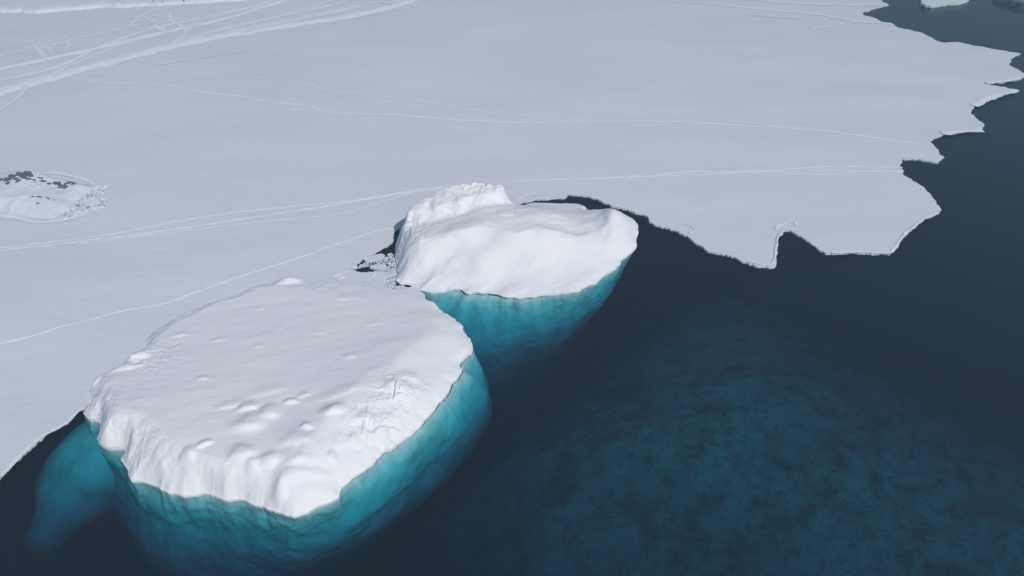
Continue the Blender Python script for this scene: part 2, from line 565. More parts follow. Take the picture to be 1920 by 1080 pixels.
    for z in zs:
        if z > zmid:
            t = (z / zmid); t = t ** 0.8
            r = rw * (1 - t) + rm * t
        elif z > zdeep:
            t = (z - zmid) / (zdeep - zmid); r = rm * (1 - t) + rd * t + 0.6 * np.sin(t * np.pi)
        else:
            t = (zdeep - z) / 9; r = rd * (1 - 0.5 * t ** 1.1)
        p = c + dirv * r[:, None]
        k = min(1, abs(z) / 1.5) if z < -0.2 else 0
        bumpy = 0.32 * fbm(p[:, 0] * .22, p[:, 1] * .22, z * .30, 4, seed + 60) + 0.07 * ridged(p[:, 0] * .9, p[:, 1] * .9, z * .9, 3, seed + 70)
        r = r + bumpy * k
        rows.append(np.column_stack([dirv * r[:, None], np.full(n, z)]))
    VV = np.vstack(rows)
    hull = grid_mesh("submerged_ice", VV, ring_quads(len(zs), n)[:, ::-1], M_ice, root)
    return root, hf


# ---- near berg
F_OUT = [(160, 712, 1.5, 2.60, 1.60), (166, 738, 0.9, 2.86, 1.60), (163, 765, 0.3, 3.12, 1.60), (163, 790, 0, 2.60, 2.20), (179, 794, 0, 2.80, 2.20), (186, 808, 0, 2.80, 2.20),
         (187, 829, 0, 2.80, 2.20), (200, 843, 0, 2.80, 2.40), (231, 847, 0, 3.60, 1.70), (224, 862, 0, 3.60, 1.70), (234, 882, 0, 3.60, 1.70), (243, 900, 0, 3.60, 1.70),
         (276, 907, 0, 3.60, 1.70), (307, 923, 0, 3.60, 1.70), (348, 931, 0, 3.20, 1.70), (376, 928, 0, 3.20, 1.70), (401, 932, 0, 3.20, 1.70), (430, 941, 0, 3.20, 1.70),
         (488, 947, 0, 3.00, 1.70), (505, 957, 0, 3.00, 1.70), (527, 968, 0, 3.00, 1.70), (564, 966, 0, 3.00, 1.70), (584, 961, 0, 3.00, 1.70), (598, 953, 0, 3.00, 1.70),
         (629, 938, 0, 6.20, 1.60), (649, 915, 0, 6.20, 1.60), (680, 884, 0, 6.20, 1.60), (707, 861, 0, 6.20, 1.60), (740, 839, 0, 6.20, 1.60), (767, 824, 0, 6.20, 1.60),
         (784, 803, 0, 6.20, 1.60), (809, 775, 0, 6.20, 1.60), (827, 747, 0, 6.20, 1.60), (853, 717, 0, 6.20, 1.60), (865, 708, 0, 6.20, 1.60), (869, 695, 0, 5.62, 1.60),
         (867, 683, 0, 5.00, 1.60), (873, 664, 0.1, 4.55, 1.60), (885, 659, 0.4, 3.90, 1.60), (889, 646, 0.8, 3.90, 1.60), (885, 629, 1, 3.90, 1.60), (871, 606, 1, 3.64, 1.60),
         (842, 584, 0.9, 3.25, 1.60), (818, 569, 0.7, 3.25, 1.60), (799, 558, 0.6, 3.25, 1.60), (760, 545, 0.5, 3.25, 1.50), (700, 530, 0.5, 3.90, 1.30), (620, 518, 0.5, 3.90, 1.30),
         (545, 512, 0.6, 2.60, 1.50), (490, 522, 0.7, 2.08, 1.60), (455, 535, 0.8, 1.95, 1.60), (430, 548, 0.8, 1.95, 1.60), (385, 563, 0.8, 2.08, 1.60),
         (345, 577, 0.9, 2.08, 1.60), (335, 588, 0.9, 2.08, 1.60), (290, 604, 1, 2.34, 1.60), (268, 622, 1, 2.34, 1.60), (262, 648, 1.1, 2.34, 1.60), (235, 664, 1.2, 2.34, 1.60),
         (215, 680, 1.2, 2.34, 1.60), (190, 695, 1.3, 2.34, 1.60), (170, 699, 1.5, 2.34, 1.60)]
F_H = [(172, 714, 2.4), (190, 750, 2.9), (250, 785, 3.3), (245, 815, 3.3), (330, 825, 3.3), (400, 855, 3.2), (460, 885, 3.0), (510, 900, 2.9), (560, 900, 3.0), (600, 880, 3.2),
       (680, 800, 3.6), (740, 725, 3.6), (790, 700, 3.0), (830, 660, 2.2), (850, 620, 1.7), (800, 590, 1.3), (700, 560, .9), (560, 530, .7), (450, 560, .9),
       (350, 610, 1.2), (285, 650, 1.6), (450, 700, 2.4), (600, 680, 2.4), (700, 650, 2.2), (520, 780, 2.9), (350, 720, 2.6), (260, 700, 2.3), (450, 620, 1.6), (620, 600, 1.4)]
F_MID = [(905, 712), (912, 740), (880, 790), (800, 870), (720, 940), (640, 995), (570, 1018), (500, 1005), (400, 988), (310, 982), (258, 945), (238, 900),
         (215, 884), (196, 862), (176, 830), (160, 790), (250, 640), (450, 560), (620, 520), (760, 560), (850, 620)]
F_DEEP = [(905, 755), (918, 790), (890, 840), (830, 900), (750, 965), (680, 1015), (600, 1055), (500, 1080), (400, 1085), (320, 1080), (268, 1040),
          (240, 985), (212, 930), (185, 880), (165, 830), (190, 700), (330, 680), (450, 660), (620, 640), (760, 680), (860, 700)]
# snow bumps on the flat top: px, py, height level, half sizes (m), turn, height
F_B = [(736, 722, 3.6, 0.11, 00.8, 0, -0.3), (741, 735, 3.6, 0.5, 0.1, 25, -0.25), (752, 722, 3.6, 0.5, 0.12, -10, -0.3), (463, 765, 2.97, 1.02, 0.51, 20, 0.345), (505, 775, 3.01, 1.02, 0.765, 0, 0.437), (466, 797, 3.05, 1.445, 0.935, 15, 0.483), (546, 752, 2.97, 0.765, 0.2975, 5, 0.287),
       (625, 772, 3.18, 1.02, 0.51, 20, 0.437), (577, 800, 3.22, 0.595, 0.34, 0, 0.368), (555, 822, 3.26, 1.7, 0.85, 0, 0.345), (455, 848, 3.26, 1.19, 0.68, 30, 0.483),
       (506, 858, 3.3, 0.85, 0.51, 20, 0.391), (470, 870, 3.3, 0.595, 0.51, 0, 0.299), (548, 855, 3.3, 1.02, 0.595, 25, 0.322), (588, 848, 3.3, 1.19, 0.765, 10, 0.414),
       (620, 842, 3.3, 0.425, 0.425, 0, 0.322), (548, 878, 3.34, 1.615, 0.68, 30, 0.483), (516, 902, 3.34, 0.595, 0.595, 0, 0.517), (350, 854, 3.18, 0.68, 0.51, 0, 0.402),
       (384, 833, 3.18, 0.765, 0.2975, 35, 0.287), (655, 670, 2.46, 0.7, 0.4, 0, 0.1375), (486, 648, 2.21, 0.7, 0.3, 0, 0.088), (406, 634, 2.08, 0.8, 0.3, 10, 0.11),
       (337, 625, 1.8, 0.9, 0.4, 10, 0.121), (485, 575, 1.5, 0.6, 0.3, 0, 0.088), (542, 521, 1, 1.5, 0.8, 0, 0.5), (640, 555, 1.4, 1, 0.3, 0, 0.088),
       (255, 668, 2, 1.4, 0.6, 10, 0.45), (345, 579, 1.3, 0.8, 0.4, 30, 0.2475), (682, 774, 3.34, 0.935, 0.34, 10, 0.322), (700, 790, 3.39, 1.36, 0.765, 20, 0.402),
       (720, 770, 3.34, 1.105, 0.51, 30, 0.345), (663, 808, 3.39, 0.595, 0.425, 20, 0.345), (745, 718, 3.26, 1.6, 0.8, 0, 0.38), (765, 695, 3.09, 1.2, 0.6, 0, 0.187),
       (758, 730, 3.18, 0.8, 0.5, 20, 0.25), (240, 690, 2.13, 2.2, 0.4, 20, 0.2), (420, 880, 3.26, 0.85, 0.425, 40, 0.287), (380, 710, 2.55, 0.6, 0.3, 0, 0.12),
       (572, 740, 2.88, 0.7, 0.3, 20, 0.12), (600, 620, 2.13, 0.9, 0.3, 0, 0.055), (520, 610, 2, 0.7, 0.3, 0, 0.066), (700, 600, 2.08, 1, 0.3, 10, 0.066), (170, 706, 2.25, 0.7, 0.5, 0, 0.35),
       (430, 760, 2.88, 1.7, 0.425, 20, 0.161), (500, 735, 2.8, 2.4, 0.5, 15, 0.1), (640, 740, 2.97, 2, 0.6, 25, 0.16), (590, 870, 3.34, 1.02, 0.425, 30, 0.23), (640, 815, 3.34, 1.36, 0.595, 35, 0.207)]


def relief_f(x, y, u, D, Hh):
    cr, sr = math.cos(R(22)), math.sin(R(22))
    a, b = x * cr + y * sr, -x * sr + y * cr
    z = 0.10 * fbm(a * .07, b * .2, 0, 3, 11) * np.clip(D / 3, 0, 1)
    z += 0.012 * fbm(a * .5, b * 1.3, 0, 3, 12)
    cl = np.clip(4 * u * (1 - u), 0, 1)
    left = np.clip((-x - 20) / 9, 0, 1)             # the left faces are broken, the right slope is smooth
    rough = 0.18 + 0.95 * left
    z += cl * rough * (0.15 * ridged(x * .16, y * .16, 0, 4, 14) - 0.11) * np.clip(Hh / 4, 0, 1)
    corner = np.clip((-x - 33) / 4, 0, 1) * np.clip((69 - y) / 5, 0, 1) * np.clip(1.3 - u, 0, 1) * np.clip(D / 0.8, 0, 1)
    z += corner * np.clip(1.2 - D / 5, 0, 1) * (0.25 * ridged(x * .3 + 5, y * .3, 0, 3, 17) - 0.16)
    z += cl * rough * 0.08 * fbm(x * 1.0, y * 1.0, 0, 4, 15)
    # crusted, broken patches on the brow
    for q_, rr_, aa_ in ((P(748, 716, 3.4), 2.4, .20), (P(708, 786, 3.5), 2.8, .22), (P(258, 668, 2), 2.0, .16)):
        z += aa_ * np.exp(-((x - q_[0]) ** 2 + (y - q_[1]) ** 2) / rr_ ** 2) * ridged(x * .9, y * .9, 0, 3, 19)
    # short ledges along the left corner
    g = np.exp(-(((x + 40) / 3.5) ** 2 + ((y - 69) / 5) ** 2))
    z += g * 0.12 * np.abs(np.sin((y * .8 + 0.35 * x) * 2.6 + 2.2 * fbm(x * .6, y * .6, 0, 3, 3))) * np.clip(1.6 - u, 0, 1)
    return z


near_berg, hF = berg(F_OUT, (520, 730, 3.5), F_H, F_MID, F_DEEP, F_B, M_berg, 101, relief_f, notch=0.05, s0=0.04)
tag(near_berg, "large flat-topped white iceberg at lower left with small snow bumps and turquoise ice under water", "iceberg")


def foot_ledge(ctrl, root, seed):
    """drowned spur of the berg: a rounded ridge running down along a line; rows px, py, z, radius, flatness"""
    W = np.array([[*P(a, b, z), z, r, k] for a, b, z, r, k in ctrl])
    W = chaikin(W, 2, closed=False)
    W = resample(W, 0.3, closed=False)
    t = np.gradient(W[:, :2], axis=0); t /= np.linalg.norm(t, axis=1)[:, None]
    nr = np.stack([-t[:, 1], t[:, 0]], 1)
    K = 56; V_ = []
    c_ = np.array(root.location[:2])
    for k in range(K):
        a = 2 * math.pi * k / K
        x = W[:, 0] + nr[:, 0] * W[:, 3] * math.cos(a); y = W[:, 1] + nr[:, 1] * W[:, 3] * math.cos(a)
        up = math.sin(a)
        z = W[:, 2] + W[:, 3] * W[:, 4] * (up if up > 0 else up * 2.2)
        dn = 0.35 * fbm(x * .3, y * .3, z * .3, 4, seed)
        V_.append(np.stack([x - c_[0] + nr[:, 0] * math.cos(a) * dn, y - c_[1] + nr[:, 1] * math.cos(a) * dn, np.minimum(z + dn * up, -0.3)], 1))
    n_ = len(W)
    V_ = np.concatenate(V_)
    F_ = [(k * n_ + i, k * n_ + i + 1, ((k + 1) % K) * n_ + i + 1, ((k + 1) % K) * n_ + i) for k in range(K) for i in range(n_ - 1)]
    F_ += [tuple(k * n_ + n_ - 1 for k in range(K))]
    return grid_mesh("submerged_spur", V_, F_[:-1], M_ice, root)


foot_ledge([(255, 800, -5, 4.6, .8), (205, 836, -5.2, 4.6, .75), (160, 868, -6.2, 4.6, .7), (125, 900, -7.4, 4.4, .65), (98, 934, -8.8, 4.1, .62), (80, 966, -10.4, 3.6, .6), (70, 990, -12, 2.6, .6), (66, 1002, -13.5, 1.4, .6)],
           near_berg, 303)

# ---- far berg
R_OUT = [(744, 462, 0, 2.4, 2), (739, 485, 0, 3, 1.8), (743, 502, 0, 3, 1.6), (748, 518, .1, 5, 1.15), (740, 532, .15, 6, 1.2), (765, 540, .15, 7, 1.2), (785, 545, .1, 7, 1.2), (801, 552, 0, 7, 1.2),
         (822, 550, 0, 8, 1.12), (845, 545, 0, 8, 1.12), (868, 546, 0, 8, 1.12), (875, 553, 0, 8, 1.15), (890, 551, 0, 8, 1.15), (907, 553, 0, 9, 1.15), (940, 560, 0, 9, 1.15),
         (965, 562, 0, 9, 1.15), (990, 561, 0, 9, 1.15), (1020, 556, 0, 9, 1.15), (1050, 553, 0, 9, 1.15), (1080, 548, 0, 9, 1.15), (1110, 536, 0, 8, 1.35), (1130, 522, 0, 7, 1.4),
         (1150, 503, 0, 6, 1.5), (1170, 483, 0, 5, 1.5), (1192, 465, 0, 4, 1.7), (1192, 448, .2, 4, 1.8), (1200, 436, .5, 4, 1.8), (1201, 420, .8, 4, 1.8),
         (1190, 405, 1, 3.5, 1.8), (1168, 391, 1.2, 3.5, 1.8), (1150, 392, .8, 3, 1.8), (1134, 400, .2, 3, 1.6), (1120, 407, 0, 3, 1.4), (1106, 405, 0, 2, 1.4), (1100, 397, 0, 1.6, 2), (1099, 388, .2, 1.6, 2), (1090, 381, .4, 1.6, 2), (1070, 378, .6, 1.6, 2),
         (1040, 379, .6, 1.8, 2), (1000, 376, .6, 2, 2), (978, 376, .8, 1.2, 2.4), (970, 366, 4.5, 1.6, 1.8), (945, 347, 5.8, 1.6, 1.8), (900, 338, 6.2, 1.6, 1.8), (850, 346, 6.0, 1.6, 1.8),
         (800, 366, 5.0, 1.6, 1.8), (774, 386, 4.2, 1.6, 1.8), (757, 410, 3.0, 1.6, 1.8), (749, 432, 1.2, 1.6, 2.6)]
R_H = [(860, 402, 4.3), (800, 425, 4.2), (765, 440, 3.8), (905, 389, 5.3), (880, 400, 5.0), (930, 388, 5.4), (960, 389, 5.2), (1010, 391, 4.8), (1045, 400, 3.9), (1082, 410, 2.8), (1108, 410, 2.6), (1132, 400, 3.4), (1155, 392, 4.0), (1140, 410, 3.6), (1075, 432, 3.3),
       (1188, 412, 2.8), (1085, 389, .9), (1050, 387, 1.0), (1010, 383, 1.2), (985, 384, 1.6), (950, 430, 5.2), (1050, 445, 4.2), (850, 450, 4.9), (790, 470, 4.3), (760, 460, 4.0),
       (830, 508, 3.0), (900, 510, 2.9), (960, 520, 2.4), (1050, 505, 2.7), (1110, 480, 2.7), (1160, 440, 2.7), (1000, 480, 3.7), (770, 500, 2.6), (775, 528, 1.0), (900, 475, 4.6)]
R_MID = [(1168, 500), (1148, 535), (1105, 580), (1050, 610), (965, 630), (890, 630), (820, 615), (770, 585), (740, 540), (740, 480), (760, 430), (850, 400), (950, 400), (1050, 410),
         (1150, 425), (1185, 450)]
R_DEEP = [(1140, 520), (1128, 560), (1090, 605), (1030, 650), (970, 690), (920, 720), (870, 725), (820, 715), (770, 680), (740, 620), (745, 560), (780, 500), (860, 470), (960, 470), (1050, 480), (1110, 500)]
R_B = [(820, 462, 4.3, 3.4, 1.6, 25, -.45), (1060, 425, 4, 3.5, 1.6, 12, -.30), (1015, 445, 4.2, 3.6, 1.3, 18, .28), (870, 432, 4.8, 3, 1.0, 25, .25), (790, 500, 3, 2.6, .8, 30, -.3), (850, 500, 3.3, 2.4, .7, 0, .28), (1120, 440, 3, 1.2, 3.5, -10, -.25), (1000, 470, 4, 3, .8, 25, 0.12), (905, 500, 3.5, 2.5, .7, 30, 0.15), (1080, 440, 4, 3, 1, 10, 0.12), (850, 440, 4.8, 2.4, .6, 20, 0.15), (800, 445, 4.5, 2.5, .5, 20, 0.15),
       (950, 402, 5.4, 1.2, .7, 20, 0.21), (1100, 500, 2.8, 3, .8, 35, 0.15), (950, 520, 3, 3.0, .6, 25, 0.18), (800, 490, 4, 2.0, .5, 30, 0.12), (1150, 430, 3, .7, 3, 0, 0.15),
       (890, 515, 3.2, .8, .5, 0, 0.18)]


def relief_r(x, y, u, D, Hh):
    cr, sr = math.cos(R(28)), math.sin(R(28))
    a, b = x * cr + y * sr, -x * sr + y * cr
    z = 0.26 * fbm(a * .06, b * .16, 0, 3, 21) * np.clip(D / 3, 0, 1)
    z += 0.03 * fbm(a * .35, b * 1.1, 0, 3, 22)
    g = np.exp(-(((x + 15) / 3.0) ** 2 + ((y - 95) / 6) ** 2))
    z += g * 0.28 * ridged(x * .6, y * .6, 0, 4, 27)
    return z


HUM = np.array([P(*p) for p in [(742, 436, 4), (770, 424, 4), (800, 420, 4.2), (830, 416, 4.4), (860, 409, 4.6), (882, 399, 5), (905, 388, 5.6), (932, 384, 5.4), (962, 384, 4.6),
                               (978, 380, 2.5), (984, 366, 2), (960, 330, 4), (900, 315, 4), (840, 325, 4), (780, 350, 3), (740, 395, 3)]])
HUM = resample(chaikin(HUM, 1), 0.25)
HF = RBF([P(a, b, h) for a, b, h in [(905, 345, 7.0), (870, 349, 7.0), (835, 360, 6.6), (800, 375, 6.0), (780, 390, 5.5), (763, 410, 4.9), (935, 352, 6.7), (958, 366, 5.8),
                                     (900, 372, 6.5), (860, 383, 6.2), (820, 396, 5.7), (940, 374, 6.2)]],
         [7.0, 7.0, 6.6, 6.0, 5.5, 4.9, 6.7, 5.8, 6.5, 6.2, 5.7, 6.2], reg=0.2)


def hummock(x, y, Z, D):
    """the broken block of old ice at the back, rising in a steep rough face behind the dome"""
    out = Z.copy()
    box_ = (x > HUM[:, 0].min()) & (x < HUM[:, 0].max()) & (y > HUM[:, 1].min()) & (y < HUM[:, 1].max())
    ids = np.nonzero(box_)[0]
    X_, Y_ = x[ids], y[ids]
    a, b = HUM, np.roll(HUM, -1, 0)
    ins = np.zeros(len(ids), bool); dm = np.full(len(ids), 1e9)
    for (x0, y0), (x1, y1) in zip(a, b):
        if (y0 > 1e8): continue
        c1 = (y0 > Y_) != (y1 > Y_)
        xi = (x1 - x0) * (Y_ - y0) / (y1 - y0 + 1e-12) + x0
        ins ^= c1 & (X_ < xi)
        dm = np.minimum(dm, (X_ - x0) ** 2 + (Y_ - y0) ** 2)
    dm = np.sqrt(dm) * ins
    wv_ = 2.7 + 1.0 * fbm(X_ * .5, Y_ * .5, 0, 3, 41)
    u = np.clip(dm / np.clip(wv_, .7, 4), 0, 1); u = u * u * (3 - 2 * u)
    edge = np.clip(D[ids] / 1.8, 0, 1); edge = 1 - (1 - edge) ** 1.8
    top = np.clip(HF(X_, Y_), 4, 7.1) * edge
    top = top + (0.14 * ridged(X_ * .28, Y_ * .28, 0, 3, 25) + 0.07 * fbm(X_ * 1.2, Y_ * 1.2, 0, 3, 26) - 0.25) * edge
    crest = np.clip((Y_ - 100.2) / 1.5, 0, 1)
    top = top + crest * 0.22 * np.abs(fbm(X_ * .9, Y_ * .9, 0, 3, 28)) * edge
    step = 0.35 * fbm(X_ * .7, Y_ * .7, 0, 4, 29) * 4 * u * (1 - u)
    out[ids] = np.maximum(Z[ids], Z[ids] * (1 - u) + (top + step) * u)
    return out


far_berg, hR = berg(R_OUT, (960, 455, 4.0), R_H, R_MID, R_DEEP, R_B, M_berg2, 201, relief_r, notch=0.22, s0=0.045, extra=hummock)
tag(far_berg, "smaller domed white iceberg with a rough hummock at its back, behind the flat-topped one", "iceberg")

# ------------------------------------------------------------------ shore, islets


def mound(name, outline, center, H, mat, base, edge_w, seed, amp=0.15, parent=None, step=0.3, M=70, edge_amp=0.35):
    W = np.array([P(a, b, base) for a, b in outline])
    E = resample(chaikin(W, 2), step)
    E = rough_edge(E, edge_amp, 0.5, seed, 4)
    n = len(E); c = P(*center)
    hf = RBF([P(a, b, base + h) for a, b, h in H], [h for _, _, h in H])

    def height(x, y):
        x = np.atleast_1d(np.asarray(x, float)); y = np.atleast_1d(np.asarray(y, float))
        D = np.empty(x.size)
        for a in range(0, x.size, 8000):
            D[a:a + 8000] = np.sqrt(((x[a:a + 8000, None] - E[::2, 0]) ** 2 + (y[a:a + 8000, None] - E[::2, 1]) ** 2).min(1))
        u = np.clip(D / edge_w, 0, 1)
        return base - 0.12 + np.maximum(hf(x, y), 0.15) * (1 - (1 - u) ** 1.8) + amp * fbm(x * .4, y * .4, 0, 4, seed) * u + 0.12
    s_ = np.linspace(0, 1, M, endpoint=False) ** 1.3
    X = (E[None, :, 0] + (c[0] - E[None, :, 0]) * s_[:, None]).ravel()
    Y = (E[None, :, 1] + (c[1] - E[None, :, 1]) * s_[:, None]).ravel()
    Z = height(X, Y); Z[:n] = base - 0.35
    V = np.stack([X - c[0], Y - c[1], Z], 1)
    V = np.vstack([V, [[0, 0, V[-n:, 2].mean()]]])
    Q = [tuple(q_) for q_ in ring_quads(M, n)] + [((M - 1) * n + a, (M - 1) * n + (a + 1) % n, len(V) - 1) for a in range(n)]
    o = link(name, V, Q, mat, parent)
    if parent is None: o.location = (c[0], c[1], 0)
    return o, height


def hit(height, px, py, z0=0.35, z1=9.0):
    """where the sight line first meets a height function"""
    zz = np.linspace(z1, z0 - 0.3, 240)
    q_ = np.array([P(px, py, z) for z in zz])
    h = height(q_[:, 0], q_[:, 1])
    k = np.argmax(h >= zz)
    if h[k] < zz[k]: k = len(zz) - 1
    return np.array([q_[k, 0], q_[k, 1], max(h[k], z0)])


# snow bank in the upper left corner
foot = [P(a, b, FLZ) for a, b in [(-900, 60), (-200, 30), (0, 24), (40, 24), (70, 25), (100, 23), (130, 20), (160, 18), (200, 14), (240, 14.5), (290, 11), (350, 8), (420, 3.5), (480, 0), (560, -6), (700, -14), (900, -30)]]
foot = resample(foot, 0.4, closed=False)
foot = rough_edge(foot, 0.5, 0.3, 31, 4)
prof = [(0.0, FLZ - 0.05), (0.25, 0.62), (0.7, 0.95), (1.6, 1.12), (4, 1.2), (15, 1.6), (60, 3.0), (300, 8.0), (900, 30.0)]
rows = []
for dpt, zz in prof:
    wob = 0.12 * fbm(foot[:, 0] * .5, foot[:, 1] * .5, dpt, 3, 33) if dpt > 0 else 0
    rows.append(np.stack([foot[:, 0] - 0.10 * dpt, foot[:, 1] + dpt, zz + wob + foot[:, 0] * 0], 1))
V = np.vstack(rows); n = len(foot)
Q = [(r * n + a, r * n + a + 1, (r + 1) * n + a + 1, (r + 1) * n + a) for r in range(len(prof) - 1) for a in range(n - 1)]
tag(link("snow_shore", V, Q, M_shore), kind="structure")

# islet at the left
ISL = [(-95, 380), (-40, 390), (0, 397), (35, 405), (70, 410), (100, 406), (130, 394), (142, 381), (160, 366), (178, 354), (160, 346), (120, 339), (80, 336), (30, 334), (-30, 334), (-80, 345)]
ISH = [(20, 332, 2.2), (50, 328, 2.4), (0, 340, 2.1), (-50, 345, 2.0), (107, 345, 1.2), (135, 346, 1.0), (80, 368, 1.3), (40, 365, 1.6), (60, 388, .9), (100, 395, .6), (130, 370, .8)]
islet, h_islet = mound("snowy_islet", ISL, (45, 368, 1), ISH, M_islet, FLZ, 2.2, 51)
tag(islet, "low snow mound with dark rocks rising from flat sea ice at the left edge", "islet")


def rock_mesh(seed, sub=3):
    import bmesh
    bm = bmesh.new()
    bmesh.ops.create_icosphere(bm, subdivisions=sub, radius=1.0)
    co = np.array([v.co[:] for v in bm.verts])
    k = 1 + 0.38 * fbm(co[:, 0] * 1.3 + seed, co[:, 1] * 1.3, co[:, 2] * 1.3, 4, seed) + 0.12 * ridged(co[:, 0] * 2.2, co[:, 1] * 2.2, co[:, 2] * 2.2 + seed, 2, seed)
    for v, kk in zip(bm.verts, k): v.co *= float(kk)
    me = bpy.data.meshes.new("rock"); bm.to_mesh(me); bm.free()
    me.materials.append(M_rock)
    return me


RM = [rock_mesh(i) for i in range(5)]


def rock(px, py, w, d, h, rz, label, group=None, hfun=None, lift=0.0):
    o = bpy.data.objects.new("rock", RM[random.randrange(5)])
    C.objects.link(o)
    p = hit(hfun or h_islet, px, py)
    o.location = (p[0], p[1], p[2] + lift)
    o.scale = (w * .75, d * .55, h * .6); o.rotation_euler = (0.1, 0.1, R(rz))
    tag(o, label, "rock", group)
    return o


LC = "jagged dark rock in the left cluster on the crest of the snowy islet"
RC = "olive grey rock in the right cluster on the crest of the snowy islet"
MS = "small dark stone poking through the snow in the middle of the islet"
for a in [(16, 337, .9, .7, .55, 30), (24, 331, .8, .6, .6, 0), (15, 344, .35, .7, .35, 10), (1, 337, .9, .5, .35, 20), (30, 336, .5, .5, .35, 0), (35, 340, .55, .4, .3, 40),
          (40, 328, .9, .6, .65, 0), (44, 332, 1.0, .5, .4, -25), (51, 326.5, .8, .6, .65, 0), (57, 330, .5, .7, .45, -40), (54, 336, .5, .4, .25, 0), (64, 338, .35, .3, .2, 0)]:
    rock(*a, LC, "rocks on the left of the islet's crest")
    for q_ in range(2):
        k_ = random.uniform(.25, .5)
        rock(a[0] + random.uniform(-5, 5), a[1] + random.uniform(-1, 4), a[2] * k_, a[3] * k_, a[4] * k_, random.uniform(0, 90), LC, "rocks on the left of the islet's crest")
for a in [(106, 344, .8, .55, .45, 10), (112, 347, .7, .5, .4, -30), (121, 350, .7, .6, .45, 0), (126, 345, .6, .35, .3, 30), (132, 343, .8, .35, .3, 0), (138, 345, .35, .3, .3, 0), (113, 352, .5, .3, .18, 0)]:
    rock(*a, RC, "rocks on the right of the islet's crest")
    k_ = random.uniform(.3, .5)
    rock(a[0] + random.uniform(-5, 5), a[1] + random.uniform(0, 4), a[2] * k_, a[3] * k_, a[4] * k_, random.uniform(0, 90), RC, "rocks on the right of the islet's crest")
rock(80, 340, .65, .4, .35, 10, "lone dark rock between the two rock clusters of the islet")
rock(76, 334, .6, .25, .2, -10, "thin dark rock just behind the lone rock of the islet")
rock(91, 345, .45, .35, .2, 10, "small grey rock left of the islet's right rock cluster")
rock(72.5, 369, .55, .3, .22, 0, "largest dark stone in the middle of the islet's snow")
for a in [(62, 369.5, .3, .2, .15, 0), (88, 371, .22, .2, .13, 0), (92, 373, .25, .2, .14, 0), (102, 375, .22, .15, .1, 0), (71, 382, .35, .22, .14, 0)]:
    rock(*a, MS, "small stones in the islet's snow")


# ---- loose ice
def chunk_mesh(seed, flat=0.3, mat=None):
    r_ = random.Random(seed)
    k = r_.choice((5, 6, 7))
    th = sorted(r_.uniform(0, 2 * math.pi) * 0.25 + 2 * math.pi * i / k for i in range(k))
    top = [(math.cos(t) * r_.uniform(.7, 1.05), math.sin(t) * r_.uniform(.6, 1.0), flat * r_.uniform(.7, 1.2)) for t in th]
    bot = [(x * 1.08, y * 1.08, -flat) for x, y, z in top]
    mid = [(x * .72, y * .72, z * 1.25) for x, y, z in top]
    V_ = bot + top + mid
    Fc = [tuple(range(k))[::-1], tuple(range(2 * k, 3 * k))]
    for b0 in (0, k):
        Fc += [(b0 + i, b0 + (i + 1) % k, b0 + k + (i + 1) % k, b0 + k + i) for i in range(k)]
    return V_, Fc


CH = []
for i in range(8):
    V_, F_ = chunk_mesh(i, 0.32)
    me = bpy.data.meshes.new("ice_block"); me.from_pydata(V_, [], F_); me.materials.append(M_block); CH.append(me)


def in_poly(x, y, poly):
    c_ = False; j = len(poly) - 1
    for i in range(len(poly)):
        xi, yi = poly[i]; xj, yj = poly[j]
        if (yi > y) != (yj > y) and x < (xj - xi) * (y - yi) / (yj - yi) + xi: c_ = not c_
        j = i
    return c_


def scatter(poly, count, r0, r1, z, label, group, flat=1.0, mindist=0.9, tilt=8):
    xs = [p[0] for p in poly]; ys = [p[1] for p in poly]
    placed = []; tries = 0
    while len(placed) < count and tries < count * 60:
        tries += 1
        px, py = random.uniform(min(xs), max(xs)), random.uniform(min(ys), max(ys))
        if not in_poly(px, py, poly): continue
        r_ = r0 + (r1 - r0) * random.random() ** 2
        w = P(px, py, z)
        if any((w[0] - a) ** 2 + (w[1] - b) ** 2 < (mindist * (r_ + c_)) ** 2 for a, b, c_ in placed): continue
        placed.append((w[0], w[1], r_))
        o = bpy.data.objects.new("ice_block", random.choice(CH)); C.objects.link(o)
        o.location = (w[0], w[1], z); o.scale = (r_, r_ * random.uniform(.6, 1), r_ * flat * random.uniform(.7, 1.2))
        o.rotation_euler = (R(random.uniform(-tilt, tilt)), R(random.uniform(-tilt, tilt)), random.uniform(0, 6.28))
        tag(o, label, "ice block", group)
    return placed


def crumbs(name, polys, n_, r0, r1, z, mat, label, cat):
    V_, F_ = [], []
    tot = 0
    while tot < n_:
        poly = random.choice(polys)
        xs = [p[0] for p in poly]; ys = [p[1] for p in poly]
        px, py = random.uniform(min(xs), max(xs)), random.uniform(min(ys), max(ys))
        if not in_poly(px, py, poly): continue
        w = P(px, py, z); r_ = random.uniform(r0, r1); a = random.uniform(0, 6.28)
        cv, cf = chunk_mesh(random.randrange(999), 0.25)
        b0 = len(V_)
        V_ += [(w[0] + r_ * (x * math.cos(a) - y * math.sin(a)), w[1] + r_ * (x * math.sin(a) + y * math.cos(a)), z + r_ * zc_) for x, y, zc_ in cv]
        F_ += [tuple(b0 + i for i in f) for f in cf]
        tot += 1
    return tag(link(name, V_, F_, mat, smooth=False), label, cat, kind="stuff")


